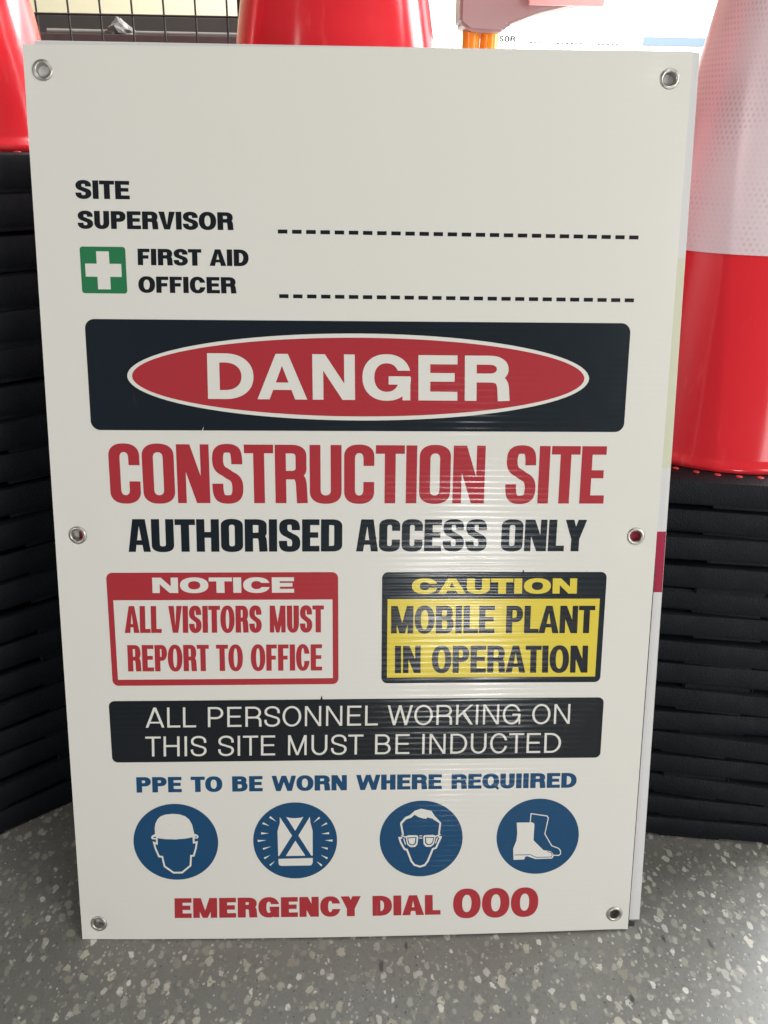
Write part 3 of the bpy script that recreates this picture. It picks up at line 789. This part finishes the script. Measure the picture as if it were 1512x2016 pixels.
# ------------------------------------------------------------------ things behind, on the left: wire mesh in front of a dark shelf
bm = bmesh.new()
for i in range(17): tube(bm, (-1.0155 + .0502 * i, .9, .03), (-1.0155 + .0502 * i, .9, 1.28), .0017)
for i in range(26): tube(bm, (-1.03, .8975, .0355 + .04965 * i), (-.19, .8975, .0355 + .04965 * i), .0017)
wm = empty('wire_mesh_panel', (0, 0, 0))
from_bm('mesh', bm, M['wire'], wm, 60)
bm = bmesh.new()
for a, b in (((-1.03, .9, 0), (-1.03, .9, 1.3)), ((-.19, .9, 0), (-.19, .9, 1.3)), ((-1.03, .9, 1.3), (-.19, .9, 1.3)), ((-1.03, .9, .02), (-.19, .9, .02))): tube(bm, a, b, .006, 12)
from_bm('frame', bm, M['wire'], wm, 60)
tag(wm, 'black wire mesh panel between the left cone and the middle cone', 'mesh panel')

sh = empty('shelf_unit', (0, 0, 0))
box('back_panel', (-1.3, 1.52, 0.0), (-.06, 1.54, 1.045), M['dark_shelf'], sh)
for zz in (.30, .62, .925): box('plank', (-1.3, 1.06, zz), (-.06, 1.518, zz + .042), M['shelf_edge'], sh)
for xx in (-1.33, -.058): box('side_panel', (xx, 1.06, 0), (xx + .028, 1.54, 1.045), M['dark_shelf'], sh)
tag(sh, 'dark brown shelf unit behind the wire mesh panel', 'shelf')
# crumpled silver paper on the top plank
bm = bmesh.new(); bmesh.ops.create_icosphere(bm, subdivisions=3, radius=1)
for v in bm.verts:
    k = 1 + .28 * math.sin(v.co.x * 7 + 2) * math.sin(v.co.y * 6 + v.co.z * 5) + rnd.uniform(-.09, .09)
    z = max(-.25, v.co.z); peak = max(0, 1 - abs(v.co.x + .15) * 1.3)
    v.co = Vector((v.co.x * .032 * k, v.co.y * .03 * k, (z + .25) * .008 * k + peak ** 1.4 * .022 * max(0, z)))
pp = from_bm('silver_paper', bm, M['silver_paper'], None); pp.location = (-.428, 1.10, .9675)
tag(pp, 'crumpled piece of silver paper lying on the dark shelf', 'paper')
bm = bmesh.new(); tube(bm, (-.56, 1.09, .9725), (-.455, 1.095, .9725), .0045, 10); tube(bm, (-.41, 1.085, .9715), (-.20, 1.09, .9715), .0035, 10)
st = from_bm('metal_rod', bm, M['silver_paper'], None, 40)
tag(st, 'thin grey metal rods lying on the dark shelf beside the silver paper', 'rods')

# ------------------------------------------------------------------ things behind, on the right
wn = empty('window', (0, 0, 0))
box('pane', (.06, 3.02, .25), (3.0, 3.035, 2.5), M['window_glass'], wn, 0)
bm = bmesh.new()
add_box(bm, (.0, 3.0, .18), (3.06, 3.06, .248)); add_box(bm, (.0, 3.0, 2.502), (3.06, 3.06, 2.57)); add_box(bm, (.0, 3.0, .2482), (.058, 3.06, 2.5018)); add_box(bm, (3.002, 3.0, .2482), (3.06, 3.06, 2.5018))
from_bm('frame', bm, M['frame_white'], wn)
tag(wn, 'large overexposed daylit window glowing white behind the sign', 'window')
wl = box('wall_lower', (.0, 3.0, 0), (3.1, 3.1, .178), M['frame_white'], None, 0); wl.name = 'wall'; tag(wl, kind='structure')

# a second copy of the sign, stood on a low table at the back
s2 = copy_tree(sign)
s2.location = (.565, 2.0, .322); s2.rotation_euler = (R(-7), 0, R(0))
tag(s2, 'distant washed-out construction sign standing far back in the bright window light', 'sign', 'construction signs')
tb = empty('low_table', (0, 0, 0))
box('table_top', (.15, 1.9, .297), (1.25, 2.45, .320), M['white_board'], tb)
for lx in (.18, 1.19):
    for ly in (1.93, 2.39): box('leg', (lx, ly, 0), (lx + .03, ly + .03, .2965), M['white_board'], tb)
tag(tb, 'low white table carrying the distant sign', 'table')
bs = empty('blue_striped_board', (0, 0, 0))
box('board', (.764, 1.955, .3205), (.962, 1.962, 1.20), M['white_board'], bs, 0.001)
box('blue_stripe', (.776, 1.9535, 1.0450), (.950, 1.9548, 1.0655), M['pale_ink'], bs, 0)
tag(bs, 'white board with a pale blue stripe beside the distant sign', 'board')

# carton hidden behind the sign, with a grey lamp with amber tubes and a dark stake on it
ct = box('carton', (.135, .70, 0), (.40, .93, .905), M['carton'], None, .003)
tag(ct, 'white carton under the grey and amber lamp behind the sign', 'carton')
lp = empty('warning_lamp', (.1825, .80, .9055))
for dx, rr_ in ((-.0137, .0134), (.0137, .0137)):
    v, f = lathe([(rr_, 0), (rr_, .058), (rr_ - .003, .06), (.001, .06), (.001, 0)], 24)
    a = from_py('amber_tube', v, f, M['amber'], lp, 50); a.location = (dx, 0, 0)
bm = bmesh.new()
pr = [(-.037, .155), (-.036, .058), (-.020, .0465), (.030, .0465), (.036, .056), (.080, .072), (.160, .090), (.215, .108), (.215, .155)]
a = [bm.verts.new((x, -.035, z)) for x, z in pr]; b = [bm.verts.new((x, .035, z)) for x, z in pr]
bm.faces.new(a); bm.faces.new(b[::-1])
for i in range(len(pr)): j = (i + 1) % len(pr); bm.faces.new((a[j], a[i], b[i], b[j]))
bmesh.ops.recalc_face_normals(bm, faces=bm.faces)
bmesh.ops.bevel(bm, geom=[e for e in bm.edges], offset=.004, segments=2, affect='EDGES')
from_bm('housing', bm, M['grey_plastic'], lp, 40)
box('pink_flap', (.062, -.052, .080), (.172, -.046, .165), M['pink_plastic'], lp, .001)
tag(lp, 'pale grey lamp housing with pink flap on two amber tubes', 'lamp')
bm = bmesh.new()
q = Vector((1, 0, 0)).to_track_quat('Z', 'Y').to_matrix().to_4x4(); q.translation = (.318, .745, .9115)
bmesh.ops.create_cone(bm, cap_ends=True, segments=14, radius1=.006, radius2=.006, depth=.03, matrix=q)
q = q.copy(); q.translation = (.292, .745, .9115)
bmesh.ops.create_cone(bm, cap_ends=True, segments=14, radius1=.0012, radius2=.006, depth=.022, matrix=q)
pg = from_bm('wooden_peg', bm, M['timber'], None, 40)
tag(pg, 'short dark pointed peg lying just behind the sign top', 'peg')
